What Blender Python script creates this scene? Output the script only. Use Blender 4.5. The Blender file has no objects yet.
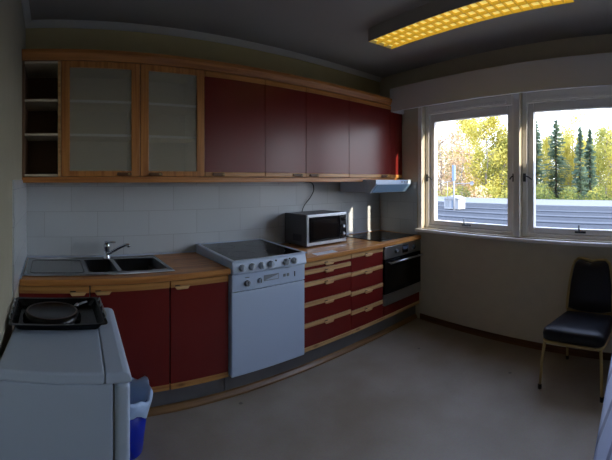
import bpy, bmesh, math, random
from mathutils import Vector, Matrix
S = bpy.context.scene
COL = S.collection
PI = math.pi
random.seed(4)

# ------------------------------------------------------------------ helpers
def rrect(hx, hy, rad, n=5):
    ps = []
    for sx, sy, a0 in ((1,1,0),(-1,1,90),(-1,-1,180),(1,-1,270)):
        for k in range(n+1):
            a = math.radians(a0+90*k/n); ps.append((sx*(hx-rad)+rad*math.cos(a), sy*(hy-rad)+rad*math.sin(a)))
    return ps
class MB:
    def __init__(self): self.bm = bmesh.new()
    def box(self, x0, y0, z0, x1, y1, z1):
        vs = [self.bm.verts.new(p) for p in ((x0,y0,z0),(x1,y0,z0),(x1,y1,z0),(x0,y1,z0),(x0,y0,z1),(x1,y0,z1),(x1,y1,z1),(x0,y1,z1))]
        for f in ((0,3,2,1),(4,5,6,7),(0,1,5,4),(1,2,6,5),(2,3,7,6),(3,0,4,7)):
            self.bm.faces.new([vs[i] for i in f])
        return self
    def prism(self, pts, a, b, axis='z'):
        def m(p, t):
            return {'z': (p[0],p[1],t), 'x': (t,p[0],p[1]), 'y': (p[0],t,p[1])}[axis]
        A = [self.bm.verts.new(m(p, a)) for p in pts]; B = [self.bm.verts.new(m(p, b)) for p in pts]
        n = len(pts)
        self.bm.faces.new(A[::-1]); self.bm.faces.new(B)
        for i in range(n): self.bm.faces.new((A[i], A[(i+1)%n], B[(i+1)%n], B[i]))
        return self
    def tube(self, pts, r, seg=10, cap=True):
        pts = [Vector(p) for p in pts]; rings = []
        rs = r if isinstance(r, (list, tuple)) else [r]*len(pts)
        prev = None
        for i, p in enumerate(pts):
            d = (pts[min(i+1, len(pts)-1)] - pts[max(i-1, 0)]).normalized()
            if prev is None:
                u = d.orthogonal().normalized()
            else:
                u = (prev - d*prev.dot(d))
                u = u.normalized() if u.length > 1e-6 else d.orthogonal().normalized()
            prev = u; v = d.cross(u)
            rings.append([self.bm.verts.new(p + (u*math.cos(2*PI*k/seg) + v*math.sin(2*PI*k/seg))*rs[i]) for k in range(seg)])
        for a, b in zip(rings, rings[1:]):
            for k in range(seg):
                f = self.bm.faces.new((a[k], a[(k+1)%seg], b[(k+1)%seg], b[k])); f.smooth = True
        if cap:
            self.bm.faces.new(rings[0][::-1]); self.bm.faces.new(rings[-1])
        return self
    def lathe(self, prof, c=(0,0,0), seg=32, axis='z'):
        cap = prof[0][0] != prof[-1][0] or prof[0][0] == 0
        rings = []
        for r, h in prof:
            ring = []
            for k in range(seg):
                a = 2*PI*k/seg; x, y = r*math.cos(a), r*math.sin(a)
                p = {'z': (x,y,h), 'y': (x,-h,y), 'x': (h,x,y)}[axis]
                ring.append(self.bm.verts.new((c[0]+p[0], c[1]+p[1], c[2]+p[2])))
            rings.append(ring)
        for a, b in zip(rings, rings[1:]):
            for k in range(seg):
                f = self.bm.faces.new((a[k], a[(k+1)%seg], b[(k+1)%seg], b[k])); f.smooth = True
        for ring in (rings[0], rings[-1]) if cap else ():
            try: self.bm.faces.new(ring)
            except ValueError: pass
        return self
    def quad(self, *ps):
        self.bm.faces.new([self.bm.verts.new(p) for p in ps]); return self
    def build(self, name, m, parent=None, bevel=0, seg=2, loc=None, sub=0, normals=True):
        if normals: bmesh.ops.recalc_face_normals(self.bm, faces=self.bm.faces)
        me = bpy.data.meshes.new(name); self.bm.to_mesh(me); self.bm.free()
        me.materials.append(m)
        o = bpy.data.objects.new(name, me); COL.objects.link(o)
        if parent: o.parent = parent
        if loc: o.location = loc
        if bevel:
            b = o.modifiers.new('bevel', 'BEVEL'); b.width = bevel; b.segments = seg; b.limit_method = 'ANGLE'; b.angle_limit = math.radians(40)
        if sub:
            s_ = o.modifiers.new('sub', 'SUBSURF'); s_.levels = sub; s_.render_levels = sub
            for p in me.polygons: p.use_smooth = True
        return o
def tag(o, label=None, cat=None, group=None, kind=None):
    if label: o['label'] = label
    if cat: o['category'] = cat
    if group: o['group'] = group
    if kind: o['kind'] = kind
    return o
def thing(name, label, cat, loc=(0,0,0), rz=0, group=None, kind=None):
    o = bpy.data.objects.new(name, None); COL.objects.link(o); o.empty_display_size = .1
    o.location = loc; o.rotation_euler = (0, 0, rz)
    return tag(o, label, cat, group, kind)
def struct(o): o['kind'] = 'structure'; return o
def copy_tree(o, loc, rz=0, label=None, group=None, scale=None):
    r = o.copy(); COL.objects.link(r); r.location = loc; r.rotation_euler = (0, 0, rz)
    if scale: r.scale = scale
    if label: r['label'] = label
    if group: r['group'] = group
    for ch in list(o.children):
        c = ch.copy(); COL.objects.link(c); c.parent = r
        for g in list(ch.children):
            d = g.copy(); COL.objects.link(d); d.parent = c
    return r

# ------------------------------------------------------------------ materials
def srgb(r, g, b):
    f = lambda c: c/12.92 if c <= .04045 else ((c+.055)/1.055)**2.4
    return (f(r/255), f(g/255), f(b/255), 1)
def mat(name, col, rough=.5, metal=0, spec=.5, coat=0, bump=0, bscale=60, var=0, vscale=8, trans=0, emis=None, estr=0, stretch=None, ior=1.45):
    m = bpy.data.materials.new(name); m.use_nodes = True
    nt = m.node_tree; N = nt.nodes; Lk = nt.links; b = N['Principled BSDF']
    b.inputs['Base Color'].default_value = col
    b.inputs['Roughness'].default_value = rough; b.inputs['Metallic'].default_value = metal
    b.inputs['Specular IOR Level'].default_value = spec; b.inputs['Coat Weight'].default_value = coat
    b.inputs['Coat Roughness'].default_value = .15
    b.inputs['Transmission Weight'].default_value = trans; b.inputs['IOR'].default_value = ior
    if emis: b.inputs['Emission Color'].default_value = emis; b.inputs['Emission Strength'].default_value = estr
    tc = N.new('ShaderNodeTexCoord'); mp = N.new('ShaderNodeMapping'); Lk.new(tc.outputs['Object'], mp.inputs['Vector'])
    if stretch: mp.inputs['Scale'].default_value = stretch
    if var:
        n = N.new('ShaderNodeTexNoise'); n.inputs['Scale'].default_value = vscale; n.inputs['Detail'].default_value = 5
        Lk.new(mp.outputs[0], n.inputs['Vector'])
        mx = N.new('ShaderNodeMix'); mx.data_type = 'RGBA'
        mx.inputs[6].default_value = tuple(max(0, c*(1-var)) for c in col[:3])+(1,)
        mx.inputs[7].default_value = tuple(min(1, c*(1+var)) for c in col[:3])+(1,)
        rmp = N.new('ShaderNodeMapRange'); rmp.inputs[1].default_value = .3; rmp.inputs[2].default_value = .7
        Lk.new(n.outputs[0], rmp.inputs[0]); Lk.new(rmp.outputs[0], mx.inputs[0]); Lk.new(mx.outputs[2], b.inputs['Base Color'])
    if bump:
        n2 = N.new('ShaderNodeTexNoise'); n2.inputs['Scale'].default_value = bscale; n2.inputs['Detail'].default_value = 4
        bp = N.new('ShaderNodeBump'); bp.inputs['Strength'].default_value = bump; bp.inputs['Distance'].default_value = .002
        Lk.new(mp.outputs[0], n2.inputs['Vector']); Lk.new(n2.outputs[0], bp.inputs['Height']); Lk.new(bp.outputs[0], b.inputs['Normal'])
    return m
def wood(name, c1, c2, axis='x', rough=.4, knots=True, scale=1.0):
    m = mat(name, c1, rough, coat=.15)
    nt = m.node_tree; N = nt.nodes; Lk = nt.links; b = N['Principled BSDF']
    tc = N.new('ShaderNodeTexCoord'); mp = N.new('ShaderNodeMapping'); Lk.new(tc.outputs['Object'], mp.inputs['Vector'])
    sc = {'x': (1.2, 28, 28), 'y': (28, 1.2, 28), 'z': (28, 28, 1.2)}[axis]
    mp.inputs['Scale'].default_value = tuple(v*scale for v in sc)
    n = N.new('ShaderNodeTexNoise'); n.inputs['Scale'].default_value = 1.6; n.inputs['Detail'].default_value = 6; n.inputs['Distortion'].default_value = .6
    Lk.new(mp.outputs[0], n.inputs['Vector'])
    cr = N.new('ShaderNodeValToRGB'); e = cr.color_ramp.elements
    e[0].position = .32; e[0].color = c2; e[1].position = .62; e[1].color = c1
    Lk.new(n.outputs[0], cr.inputs[0]); out = cr.outputs[0]
    if knots:
        mk = N.new('ShaderNodeMapping'); Lk.new(tc.outputs['Object'], mk.inputs['Vector'])
        mk.inputs['Scale'].default_value = {'x': (4, 11, 11), 'y': (11, 4, 11), 'z': (11, 11, 4)}[axis]
        vo = N.new('ShaderNodeTexVoronoi'); vo.inputs['Scale'].default_value = 1.0; Lk.new(mk.outputs[0], vo.inputs['Vector'])
        mr = N.new('ShaderNodeMapRange'); mr.inputs[1].default_value = .06; mr.inputs[2].default_value = .16; mr.inputs[3].default_value = .75; mr.inputs[4].default_value = 0
        Lk.new(vo.outputs['Distance'], mr.inputs[0])
        mx = N.new('ShaderNodeMix'); mx.data_type = 'RGBA'; Lk.new(mr.outputs[0], mx.inputs[0]); Lk.new(out, mx.inputs[6])
        mx.inputs[7].default_value = tuple(c*.45 for c in c2[:3])+(1,); out = mx.outputs[2]
    Lk.new(out, b.inputs['Base Color'])
    return m
def tiles(name, col, grout, vertical_axis, bw, bh, off=(0,0,0)):
    m = mat(name, col, .22, spec=.4)
    nt = m.node_tree; N = nt.nodes; Lk = nt.links; b = N['Principled BSDF']
    tc = N.new('ShaderNodeTexCoord'); mp = N.new('ShaderNodeMapping'); mp.vector_type = 'POINT'
    Lk.new(tc.outputs['Object'], mp.inputs['Vector'])
    mp.inputs['Rotation'].default_value = (-PI/2, 0, 0) if vertical_axis == 'x' else (0, 0, 0)
    mp.inputs['Location'].default_value = off
    if vertical_axis == 'y':
        sp = N.new('ShaderNodeSeparateXYZ'); cb = N.new('ShaderNodeCombineXYZ')
        Lk.new(tc.outputs['Object'], sp.inputs[0]); Lk.new(sp.outputs[1], cb.inputs[0]); Lk.new(sp.outputs[2], cb.inputs[1]); Lk.new(cb.outputs[0], mp.inputs['Vector'])
    br = N.new('ShaderNodeTexBrick'); Lk.new(mp.outputs[0], br.inputs['Vector'])
    br.inputs['Scale'].default_value = 1; br.inputs['Brick Width'].default_value = bw; br.inputs['Row Height'].default_value = bh
    br.inputs['Mortar Size'].default_value = .0022; br.inputs['Mortar Smooth'].default_value = .3
    br.inputs['Color1'].default_value = col; br.inputs['Color2'].default_value = tuple(c*.93 for c in col[:3])+(1,); br.inputs['Mortar'].default_value = grout
    Lk.new(br.outputs['Color'], b.inputs['Base Color'])
    bp = N.new('ShaderNodeBump'); bp.inputs['Strength'].default_value = .4; bp.inputs['Distance'].default_value = .002; bp.invert = True
    Lk.new(br.outputs['Fac'], bp.inputs['Height']); Lk.new(bp.outputs[0], b.inputs['Normal'])
    return m
def leafmat(name, c1, c2):
    m = bpy.data.materials.new(name); m.use_nodes = True; nt = m.node_tree; N = nt.nodes; Lk = nt.links
    N.remove(N['Principled BSDF']); out = N['Material Output']
    tc = N.new('ShaderNodeTexCoord'); n = N.new('ShaderNodeTexNoise'); n.inputs['Scale'].default_value = 1.1; n.inputs['Detail'].default_value = 4
    Lk.new(tc.outputs['Object'], n.inputs['Vector'])
    cr = N.new('ShaderNodeValToRGB'); cr.color_ramp.elements[0].position = .4; cr.color_ramp.elements[1].position = .6
    cr.color_ramp.elements[0].color = c1; cr.color_ramp.elements[1].color = c2; Lk.new(n.outputs[0], cr.inputs[0])
    d = N.new('ShaderNodeBsdfDiffuse'); t = N.new('ShaderNodeBsdfTranslucent'); mx = N.new('ShaderNodeMixShader'); mx.inputs[0].default_value = .45
    Lk.new(cr.outputs[0], d.inputs[0]); Lk.new(cr.outputs[0], t.inputs[0]); Lk.new(d.outputs[0], mx.inputs[1]); Lk.new(t.outputs[0], mx.inputs[2])
    Lk.new(mx.outputs[0], out.inputs[0]); return m
def glassmat(name, tint, cover, ctint, rough=.05):
    m = bpy.data.materials.new(name); m.use_nodes = True; nt = m.node_tree; N = nt.nodes; Lk = nt.links
    N.remove(N['Principled BSDF']); out = N['Material Output']
    t = N.new('ShaderNodeBsdfTransparent'); t.inputs[0].default_value = tint
    d = N.new('ShaderNodeBsdfDiffuse'); d.inputs[0].default_value = ctint
    g = N.new('ShaderNodeBsdfGlossy'); g.inputs['Roughness'].default_value = rough
    lw = N.new('ShaderNodeLayerWeight'); lw.inputs[0].default_value = .5
    pw = N.new('ShaderNodeMath'); pw.operation = 'POWER'; pw.inputs[1].default_value = 5; Lk.new(lw.outputs['Facing'], pw.inputs[0])
    fr = N.new('ShaderNodeMath'); fr.operation = 'MULTIPLY_ADD'; fr.inputs[1].default_value = .55; fr.inputs[2].default_value = .02; Lk.new(pw.outputs[0], fr.inputs[0])
    a = N.new('ShaderNodeMixShader'); a.inputs[0].default_value = cover; Lk.new(t.outputs[0], a.inputs[1]); Lk.new(d.outputs[0], a.inputs[2])
    c = N.new('ShaderNodeMixShader'); Lk.new(fr.outputs[0], c.inputs[0]); Lk.new(a.outputs[0], c.inputs[1]); Lk.new(g.outputs[0], c.inputs[2])
    Lk.new(c.outputs[0], out.inputs[0]); return m

PINE = wood('pine_wood', srgb(200,146,82), srgb(160,104,52), 'x')
PINEV = wood('pine_wood_upright', srgb(206,158,98), srgb(165,112,60), 'z')
PINEL = wood('pine_wood_pale', srgb(212,172,118), srgb(180,132,80), 'x')
BROWNW = wood('brown_wood', srgb(200,136,72), srgb(160,98,46), 'x', knots=False)
BROWNV = wood('brown_wood_upright', srgb(200,136,72), srgb(160,98,46), 'z', knots=False)
FLTRIM = wood('floor_trim_wood', srgb(140,104,62), srgb(108,76,42), 'x', knots=False)
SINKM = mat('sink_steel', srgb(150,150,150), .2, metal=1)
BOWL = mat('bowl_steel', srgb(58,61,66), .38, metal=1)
BUTCHER = wood('butcher_block', srgb(206,144,78), srgb(158,98,44), 'x', rough=.38, scale=.8)
RED = mat('red_laminate', srgb(112,32,29), .27, spec=.45, coat=.0, var=.06, vscale=3)
CARC = mat('cabinet_interior', srgb(206,194,170), .6)
CARCD = mat('cabinet_brown_panel', srgb(128,100,76), .6)
PLINTH = mat('grey_plinth', srgb(110,108,108), .5, var=.1)
WHITE = mat('white_enamel', srgb(190,206,228), .3, spec=.5)
WHITEP = mat('white_plastic', srgb(192,206,224), .4)
STEEL = mat('brushed_steel', srgb(175,178,182), .33, metal=1, bump=.05, bscale=200, stretch=(1,20,20))
CHROME = mat('chrome', srgb(210,215,222), .08, metal=1)
BLACKG = mat('black_glass', srgb(10,10,12), .1, spec=.32)
BLACK = mat('black_enamel', srgb(9,9,11), .25, spec=.4)
BLACKM = mat('matte_black', srgb(20,20,21), .5)
GREYD = mat('dark_grey', srgb(62,66,70), .5)
RINGM = mat('printed_ring', srgb(44,46,50), .3)
KNOB = mat('stove_knob', srgb(168,178,190), .4)
GREYM = mat('grey_knob', srgb(130,136,142), .4)
DKSLOT = mat('dark_slot', srgb(16,14,14), .8)
WALLB = mat('beige_wall_paint', srgb(194,180,134), .8, bump=.12, bscale=220, var=.03)
WALLW = mat('warm_white_wall_paint', srgb(204,195,174), .8, bump=.12, bscale=220, var=.03)
WALLL = mat('pale_wall_paint', srgb(170,166,146), .8, bump=.12, bscale=220, var=.03)
CEIL = mat('ceiling_paint', srgb(176,174,171), .85, bump=.1, bscale=180)
COVE = mat('cove_paint', srgb(212,212,206), .7)
PELM = mat('pelmet_paint', srgb(212,214,222), .6)
WINW = mat('white_window_paint', srgb(245,243,240), .4)
WING = mat('grey_window_paint', srgb(238,236,236), .45)
BASEB = wood('dark_skirting', srgb(112,74,48), srgb(78,48,30), 'x', knots=False)
TILE_B = tiles('wall_tile', srgb(196,202,206), srgb(168,172,176), 'x', .39, .195, (.055, .11, 0))
TILE_L = tiles('wall_tile_side', srgb(196,202,206), srgb(168,172,176), 'y', .39, .195, (.1, .11, 0))
NAVY = mat('navy_vinyl', srgb(12,15,28), .42, bump=.25, bscale=90)
GOLD = mat('gold_frame', srgb(186,164,112), .4, metal=.4)
BLUEP = mat('blue_plastic', srgb(20,45,170), .35)
LINER = mat('white_liner', srgb(190,214,242), .35, bump=.8, bscale=30)
MATTEW = mat('matte_white', srgb(240,242,246), .7)
LOUV = mat('yellow_louvre', srgb(225,190,60), .4, emis=srgb(226,190,70), estr=.12)
TUBE = mat('lit_tube', srgb(255,230,140), .4, emis=srgb(228,214,120), estr=.40)
HOUS = mat('lamp_housing', srgb(170,168,164), .6)
GLASS = glassmat('window_glass', (.97,.98,1,1), .012, (.9,.95,1,1))
FROST = glassmat('frosted_glass', (.97,.96,.9,1), .30, (.66,.63,.52,1), .25)

# floor: worn grey vinyl
FLOOR = mat('grey_vinyl', srgb(128,126,124), .42, spec=.35)
nt = FLOOR.node_tree; N = nt.nodes; Lk = nt.links
tc = N.new('ShaderNodeTexCoord'); n1 = N.new('ShaderNodeTexNoise'); n1.inputs['Scale'].default_value = 2.2; n1.inputs['Detail'].default_value = 7; Lk.new(tc.outputs['Object'], n1.inputs['Vector'])
n2 = N.new('ShaderNodeTexNoise'); n2.inputs['Scale'].default_value = 90; Lk.new(tc.outputs['Object'], n2.inputs['Vector'])
cr = N.new('ShaderNodeValToRGB'); cr.color_ramp.elements[0].position = .35; cr.color_ramp.elements[1].position = .7
cr.color_ramp.elements[0].color = srgb(150,138,122); cr.color_ramp.elements[1].color = srgb(170,160,147); Lk.new(n1.outputs[0], cr.inputs[0])
mx = N.new('ShaderNodeMix'); mx.data_type = 'RGBA'; mx.blend_type = 'MULTIPLY'; mx.inputs[0].default_value = .25
Lk.new(cr.outputs[0], mx.inputs[6]); Lk.new(n2.outputs[1], mx.inputs[7]); Lk.new(mx.outputs[2], N['Principled BSDF'].inputs['Base Color'])
vo = N.new('ShaderNodeTexVoronoi'); vo.inputs['Scale'].default_value = 3.2; Lk.new(tc.outputs['Object'], vo.inputs['Vector'])
mr = N.new('ShaderNodeMapRange'); mr.inputs[1].default_value = .03; mr.inputs[2].default_value = .05; mr.inputs[3].default_value = .6; mr.inputs[4].default_value = 0
Lk.new(vo.outputs['Distance'], mr.inputs[0])
mx2 = N.new('ShaderNodeMix'); mx2.data_type = 'RGBA'; Lk.new(mr.outputs[0], mx2.inputs[0]); Lk.new(mx.outputs[2], mx2.inputs[6]); mx2.inputs[7].default_value = srgb(60,55,50)
Lk.new(mx2.outputs[2], N['Principled BSDF'].inputs['Base Color'])

# ------------------------------------------------------------------ room numbers
W, OM, H = 3.48, .128, 2.72
CC = math.hypot(1, OM)
RZW = math.atan2(-1, -OM)            # local x runs along the window wall away from the corner, local y points outdoors
YR = -5.3                            # rear wall
def wx(y): return W + OM*y           # window wall plane
def wall_obj(name, m, mbs, bevel=0):
    o = mbs.build(name, m, None, bevel); o.location = (W, 0, 0); o.rotation_euler = (0, 0, RZW); return struct(o)

m = MB(); m.prism([(-.15,.15),(W+.3,.15),(W+.12,0),(wx(YR)+.15,YR-.15),(-.15,YR-.15)][::-1], -.1, 0); struct(m.build('floor', FLOOR))
m = MB(); m.prism([(-.15,.15),(W+.3,.15),(W+.12,0),(wx(YR)+.15,YR-.15),(-.15,YR-.15)][::-1], H, H+.1); struct(m.build('ceiling', CEIL))
struct(MB().box(-.15, 0, 0, W+.12, .15, H).build('wall_back', WALLB))
struct(MB().box(-.15, YR-.15, 0, 0, 0, H).build('wall_left', WALLL))
struct(MB().box(-.15, YR-.15, 0, wx(YR)+.1, YR, H).build('wall_rear', WALLW))
# window wall, with one long opening
O0, O1, OZ0, OZ1 = .64, 2.83, .985, 2.33
W3A, W3B = 3.15, 4.55
LW = -YR*CC + .1
TH = .225
m = MB(); m.box(-.1, 0, 0, LW, TH, OZ0); m.box(-.1, 0, OZ1, LW, TH, H); m.box(-.1, 0, OZ0, O0, TH, OZ1); m.box(O1, 0, OZ0, W3A, TH, OZ1); m.box(W3B, 0, OZ0, LW, TH, OZ1); m.box(1.685, 0, OZ0, 1.735, TH, OZ1)
m.box(4.75, TH+.001, -.6, 4.9, TH+.68, 2.9)  # unseen outdoor fin, added to keep direct sun out of the third window
wall_obj('wall_right', WALLW, m)
# tiling
struct(MB().box(0, -.008, .90, W-.002, 0, 1.484).build('wall_back_tiles', TILE_B))
struct(MB().box(0, -.94, .90, .008, -.008, 1.50).build('wall_left_tiles', TILE_L))
m = MB(); m.box(.01, -.007, .905, .574, -.0002, 1.48); wall_obj('wall_right_tiles', TILE_B, m)
# coving
cove = [(0,H),(0,H-.045),(.012,H-.04),(.04,H-.012),(.045,H)]
struct(MB().prism([(-y_, z) for y_, z in cove], 0.0, W, 'x').build('trim_1', COVE))
struct(MB().prism([(x, z) for x, z in cove], YR, 0, 'y').build('trim_3', COVE))
# skirting
m = MB(); m.box(.62, -.014, 0, LW-.1, 0, .06); wall_obj('baseboard_right', BASEB, m, .003)
struct(MB().box(0, YR, 0, wx(YR), YR+.014, .06).build('baseboard_rear', BASEB, bevel=.003))
struct(MB().box(0, YR+.02, 0, .014, -1.7, .06).build('baseboard_left', BASEB, bevel=.003))

# ------------------------------------------------------------------ windows
def window(name, a, b, last=False):
    r = thing(name, None, None, (W, 0, 0), RZW, kind='structure')
    z0, z1 = OZ0, OZ1
    f = .045
    y0, y1 = .05, .14
    m = MB(); m.box(a, y0, z0, a+f, y1, z1); m.box(b-f, y0, z0, b, y1, z1); m.box(a+f, y0, z0, b-f, y1, z0+.03); m.box(a+f, y0, 2.205, b-f, y1, z1)
    m.build('window_frame', WINW, r, .004)
    s = .052; a2, b2, c0, c1 = a+f+.004, b-f-.004, z0+.032, 2.20
    sy0, sy1 = .068, .122
    m = MB(); m.box(a2, sy0, c0, a2+s, sy1, c1); m.box(b2-s, sy0, c0, b2, sy1, c1); m.box(a2+s, sy0, c0, b2-s, sy1, c0+.052); m.box(a2+s, sy0, c1-.078, b2-s, sy1, c1)
    m.build('sash', WING, r, .005)
    MB().box(a2+s-.004, .092, c0+.048, b2-s+.004, .097, c1-.074).build('pane', GLASS, r)
    m = MB(); m.box(a+f+.05, .036, 2.215, b-f-.05, .05, 2.245)
    for i in range(14):
        x = a+f+.07 + i*(b-a-2*f-.16)/14; m.box(x, .033, 2.222, x+.03, .0365, 2.236)
    m.build('vent_strip', WINW if last else WING, r, .002)
    mid = (a+b)/2 - .02
    m = MB(); m.box(mid-.045, .052, c0+.02, mid+.045, .068, c0+.036); m.tube([(mid,.055,c0+.028),(mid,.03,c0+.03),(mid,.022,c0+.055),(mid,.022,c0+.095)], .006, 8)
    m.build('latch', GREYD if last else GREYM, r)
    for x, dx in ((a+.025, .08), (b-.025, -.03)):
        if last and dx < 0: continue
        m = MB(); m.box(x-.012, .042, 1.485, x+.012, .05, 1.56); m.tube([(x,.042,1.54),(x+dx*.5,.03,1.53),(x+dx,.022,1.505)], .006, 8)
        m.build('stay', GREYD, r)
    return r
window('window_1', .642, 1.683)
window('window_2', 1.737, 2.828, True)
window('window_3_added', W3A+.005, W3B-.005, True)  # unseen extra window, added to bring more daylight into the room
m = MB(); m.box(1.683, -.006, OZ0+.001, 1.737, -.0005, OZ1-.02); wall_obj('trim_4', WING, m, .001)      # mullion
m = MB(); m.box(.59, -.008, .9755, .640, 0, 2.30); wall_obj('trim_5', WINW, m, .002)            # casing
m = MB(); m.box(.575, -.045, .945, 4.6, 0, .975); m.box(.645, 0, .95, 1.68, .05, .9845); wall_obj('trim_6', WINW, m, .006)   # sill board
m = MB(); m.box(.37, -.2, 2.238, LW-.12, -.182, 2.492); m.box(.37, -.182, 2.47, LW-.12, 0, 2.492); m.box(.37, -.182, 2.238, .388, 0, 2.47)
wall_obj('trim_7', PELM, m, .003)                                                              # curtain pelmet

# ------------------------------------------------------------------ cabinets
FY = -.60
def pull(parent, xc, z, y=None, side=0, m_=None, r=None):
    """small turned-down wooden finger pull hanging from the wooden edge strip"""
    y = -.60 if y is None else y
    m = MB(); h = .010
    m.prism([(xc-.05, z+.012),(xc-.036, z-h),(xc+.036, z-h),(xc+.05, z+.012)], y-.014, y-.0005, 'y')
    return m.build('handle', m_ or PINEL, parent, .004)
def front(parent, name, x0, x1, z0, z1, y=FY, strip_top=.035, strip_bot=0, pullx=None, pullz=None, wd=PINE, t=.02):
    g_ = .0035
    m = MB(); m.box(x0+g_, y, z0+.002+strip_bot, x1-g_, y+t, z1-.002-strip_top)
    o = m.build(name, RED, parent, .0015)
    if strip_top:
        s = MB().box(x0+g_, y-.004, z1-.002-strip_top, x1-g_, y+t, z1-.002).build('edge_strip', wd, o, .003)
    if strip_bot:
        s = MB().box(x0+g_, y-.004, z0+.002, x1-g_, y+t, z0+.002+strip_bot).build('edge_strip', wd, o, .003)
    if pullx is not None:
        pull(o, pullx, pullz, y-.004)
        MB().box(pullx-.045, y-.0065, pullz+.008, pullx-.012, y-.0042, pullz+.017).build('finger_slot', DKSLOT, o)
    return o
def carcass(parent, x0, x1, z0, z1, y0, y1, mt=CARC, back=True, top=True):
    t = .016
    m = MB(); m.box(x0, y0, z0, x0+t, y1, z1); m.box(x1-t, y0, z0, x1, y1, z1); m.box(x0+t, y0, z0, x1-t, y1, z0+t); 
    if top: m.box(x0+t, y0, z1-t, x1-t, y1, z1)
    if back: m.box(x0+t, y1-.006, z0+t, x1-t, y1, z1-t)
    m.build('body', mt, parent)
Z0, Z1 = .163, .857
YB = -.012
def base_unit(x0, x1, label, pullside, name='base_cabinet'):
    r = thing(name, label, 'cabinet', ((x0+x1)/2, 0, 0)); cx_ = (x0+x1)/2; a, b = x0-cx_, x1-cx_
    carcass(r, a+.001, b-.001, Z0, Z1-.002, FY+.021, YB, GREYD, top=False)
    d = front(r, 'door', a, b, Z0, Z1, strip_top=.042, strip_bot=.035, pullx=(a+.075 if pullside < 0 else b-.07), pullz=Z1-.046)
    return r
base_unit(.0, .412, 'red base cabinet door in the left corner, half hidden by the fridge', 1)
base_unit(.412, .895, 'red base cabinet under the sink bowls, wooden strip along its top', -1)
base_unit(.895, 1.292, 'red base cabinet directly left of the white dishwasher', -1)
def drawer_unit(x0, x1, cuts, label):
    r = thing('drawer_cabinet', label, 'cabinet', ((x0+x1)/2, 0, 0)); cx_ = (x0+x1)/2; a, b = x0-cx_, x1-cx_
    carcass(r, a+.001, b-.001, Z0, Z1-.002, FY+.021, YB, GREYD)
    for i in range(len(cuts)-1):
        zt, zb = cuts[i], cuts[i+1]
        front(r, 'drawer', a, b, zb, zt, strip_top=.034, strip_bot=(.033 if i == len(cuts)-2 else 0), pullx=0.0, pullz=zt-.036, wd=PINEL)
    return r
drawer_unit(1.90, 2.40, [Z1,.797,.703,.545,.383,Z0], 'stack of five red drawers next to the white dishwasher')
drawer_unit(2.40, 2.815, [Z1,.697,.525,.362,Z0], 'stack of four red drawers just left of the built-in oven')
# plinth and floor trim
struct(MB().box(0, -.54, .0, 1.29, -.52, Z0-.002).build('plinth', PLINTH)); struct(MB().box(1.292, -.545, .0, 3.41, -.52, Z0-.002).build('plinth', PLINTH))
struct(MB().prism([(-.5455,.0),(-.575,.0),(-.575,.014),(-.56,.035),(-.5455,.04)], 0, 3.40, 'x').build('trim_8', FLTRIM))

# worktops
def worktop(name, pts, hole, label):
    m = MB(); z0, z1 = .864, .904
    x0, x1, y0, y1 = pts
    if hole:
        hx0, hx1, hy0, hy1 = hole
        m.box(x0, y0, z0, x1, hy0, z1); m.box(x0, hy1, z0, x1, y1, z1); m.box(x0, hy0, z0, hx0, hy1, z1); m.box(hx1, hy0, z0, x1, hy1, z1)
        return m
    return m
m = MB(); z0, z1 = .864, .904
def plate_with_hole(m, x0, x1, y0, y1, hx0, hx1, hy0, hy1, z0, z1):
    V = {}
    xs = [x0, hx0, hx1, x1]; ys = [y0, hy0, hy1, y1]
    for k, z in enumerate((z0, z1)):
        for i, x in enumerate(xs):
            for j, y in enumerate(ys): V[i, j, k] = m.bm.verts.new((x, y, z))
    for i in range(3):
        for j in range(3):
            if i == 1 and j == 1: continue
            m.bm.faces.new([V[i,j,1],V[i+1,j,1],V[i+1,j+1,1],V[i,j+1,1]]); m.bm.faces.new([V[i,j,0],V[i,j+1,0],V[i+1,j+1,0],V[i+1,j,0]])
    for i in range(3):
        m.bm.faces.new([V[i,0,0],V[i+1,0,0],V[i+1,0,1],V[i,0,1]]); m.bm.faces.new([V[i,3,0],V[i,3,1],V[i+1,3,1],V[i+1,3,0]])
        m.bm.faces.new([V[0,i,0],V[0,i,1],V[0,i+1,1],V[0,i+1,0]]); m.bm.faces.new([V[3,i,0],V[3,i+1,0],V[3,i+1,1],V[3,i,1]])
    m.bm.faces.new([V[1,1,0],V[1,1,1],V[2,1,1],V[2,1,0]]); m.bm.faces.new([V[1,2,0],V[2,2,0],V[2,2,1],V[1,2,1]])
    m.bm.faces.new([V[1,1,0],V[1,2,0],V[1,2,1],V[1,1,1]]); m.bm.faces.new([V[2,1,0],V[2,1,1],V[2,2,1],V[2,2,0]])
plate_with_hole(m, .009, 1.292, -.63, -.0085, .40, .936, -.50, -.115, z0, z1)
tag(m.build('worktop', BUTCHER, None, .004), 'wooden worktop around the steel sink, left of the stove', 'worktop')
m = MB(); m.prism([(1.903,-.63),(wx(-.63)-.009,-.63),(wx(-.0085)-.009,-.0085),(1.903,-.0085)], z0, z1)
tag(m.build('worktop', BUTCHER, None, .004), 'wooden worktop under the microwave and black hob, reaching the window wall', 'worktop')
struct(MB().box(.009, -.022, .904, 1.292, -.0085, .916).build('trim_9', WHITEP))
struct(MB().box(.0085, -.62, .904, .018, -.0225, .914).build('trim_11', WHITEP))
struct(MB().box(1.903, -.02, .904, W-.004, -.0085, .916).build('trim_10', WHITEP))
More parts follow.
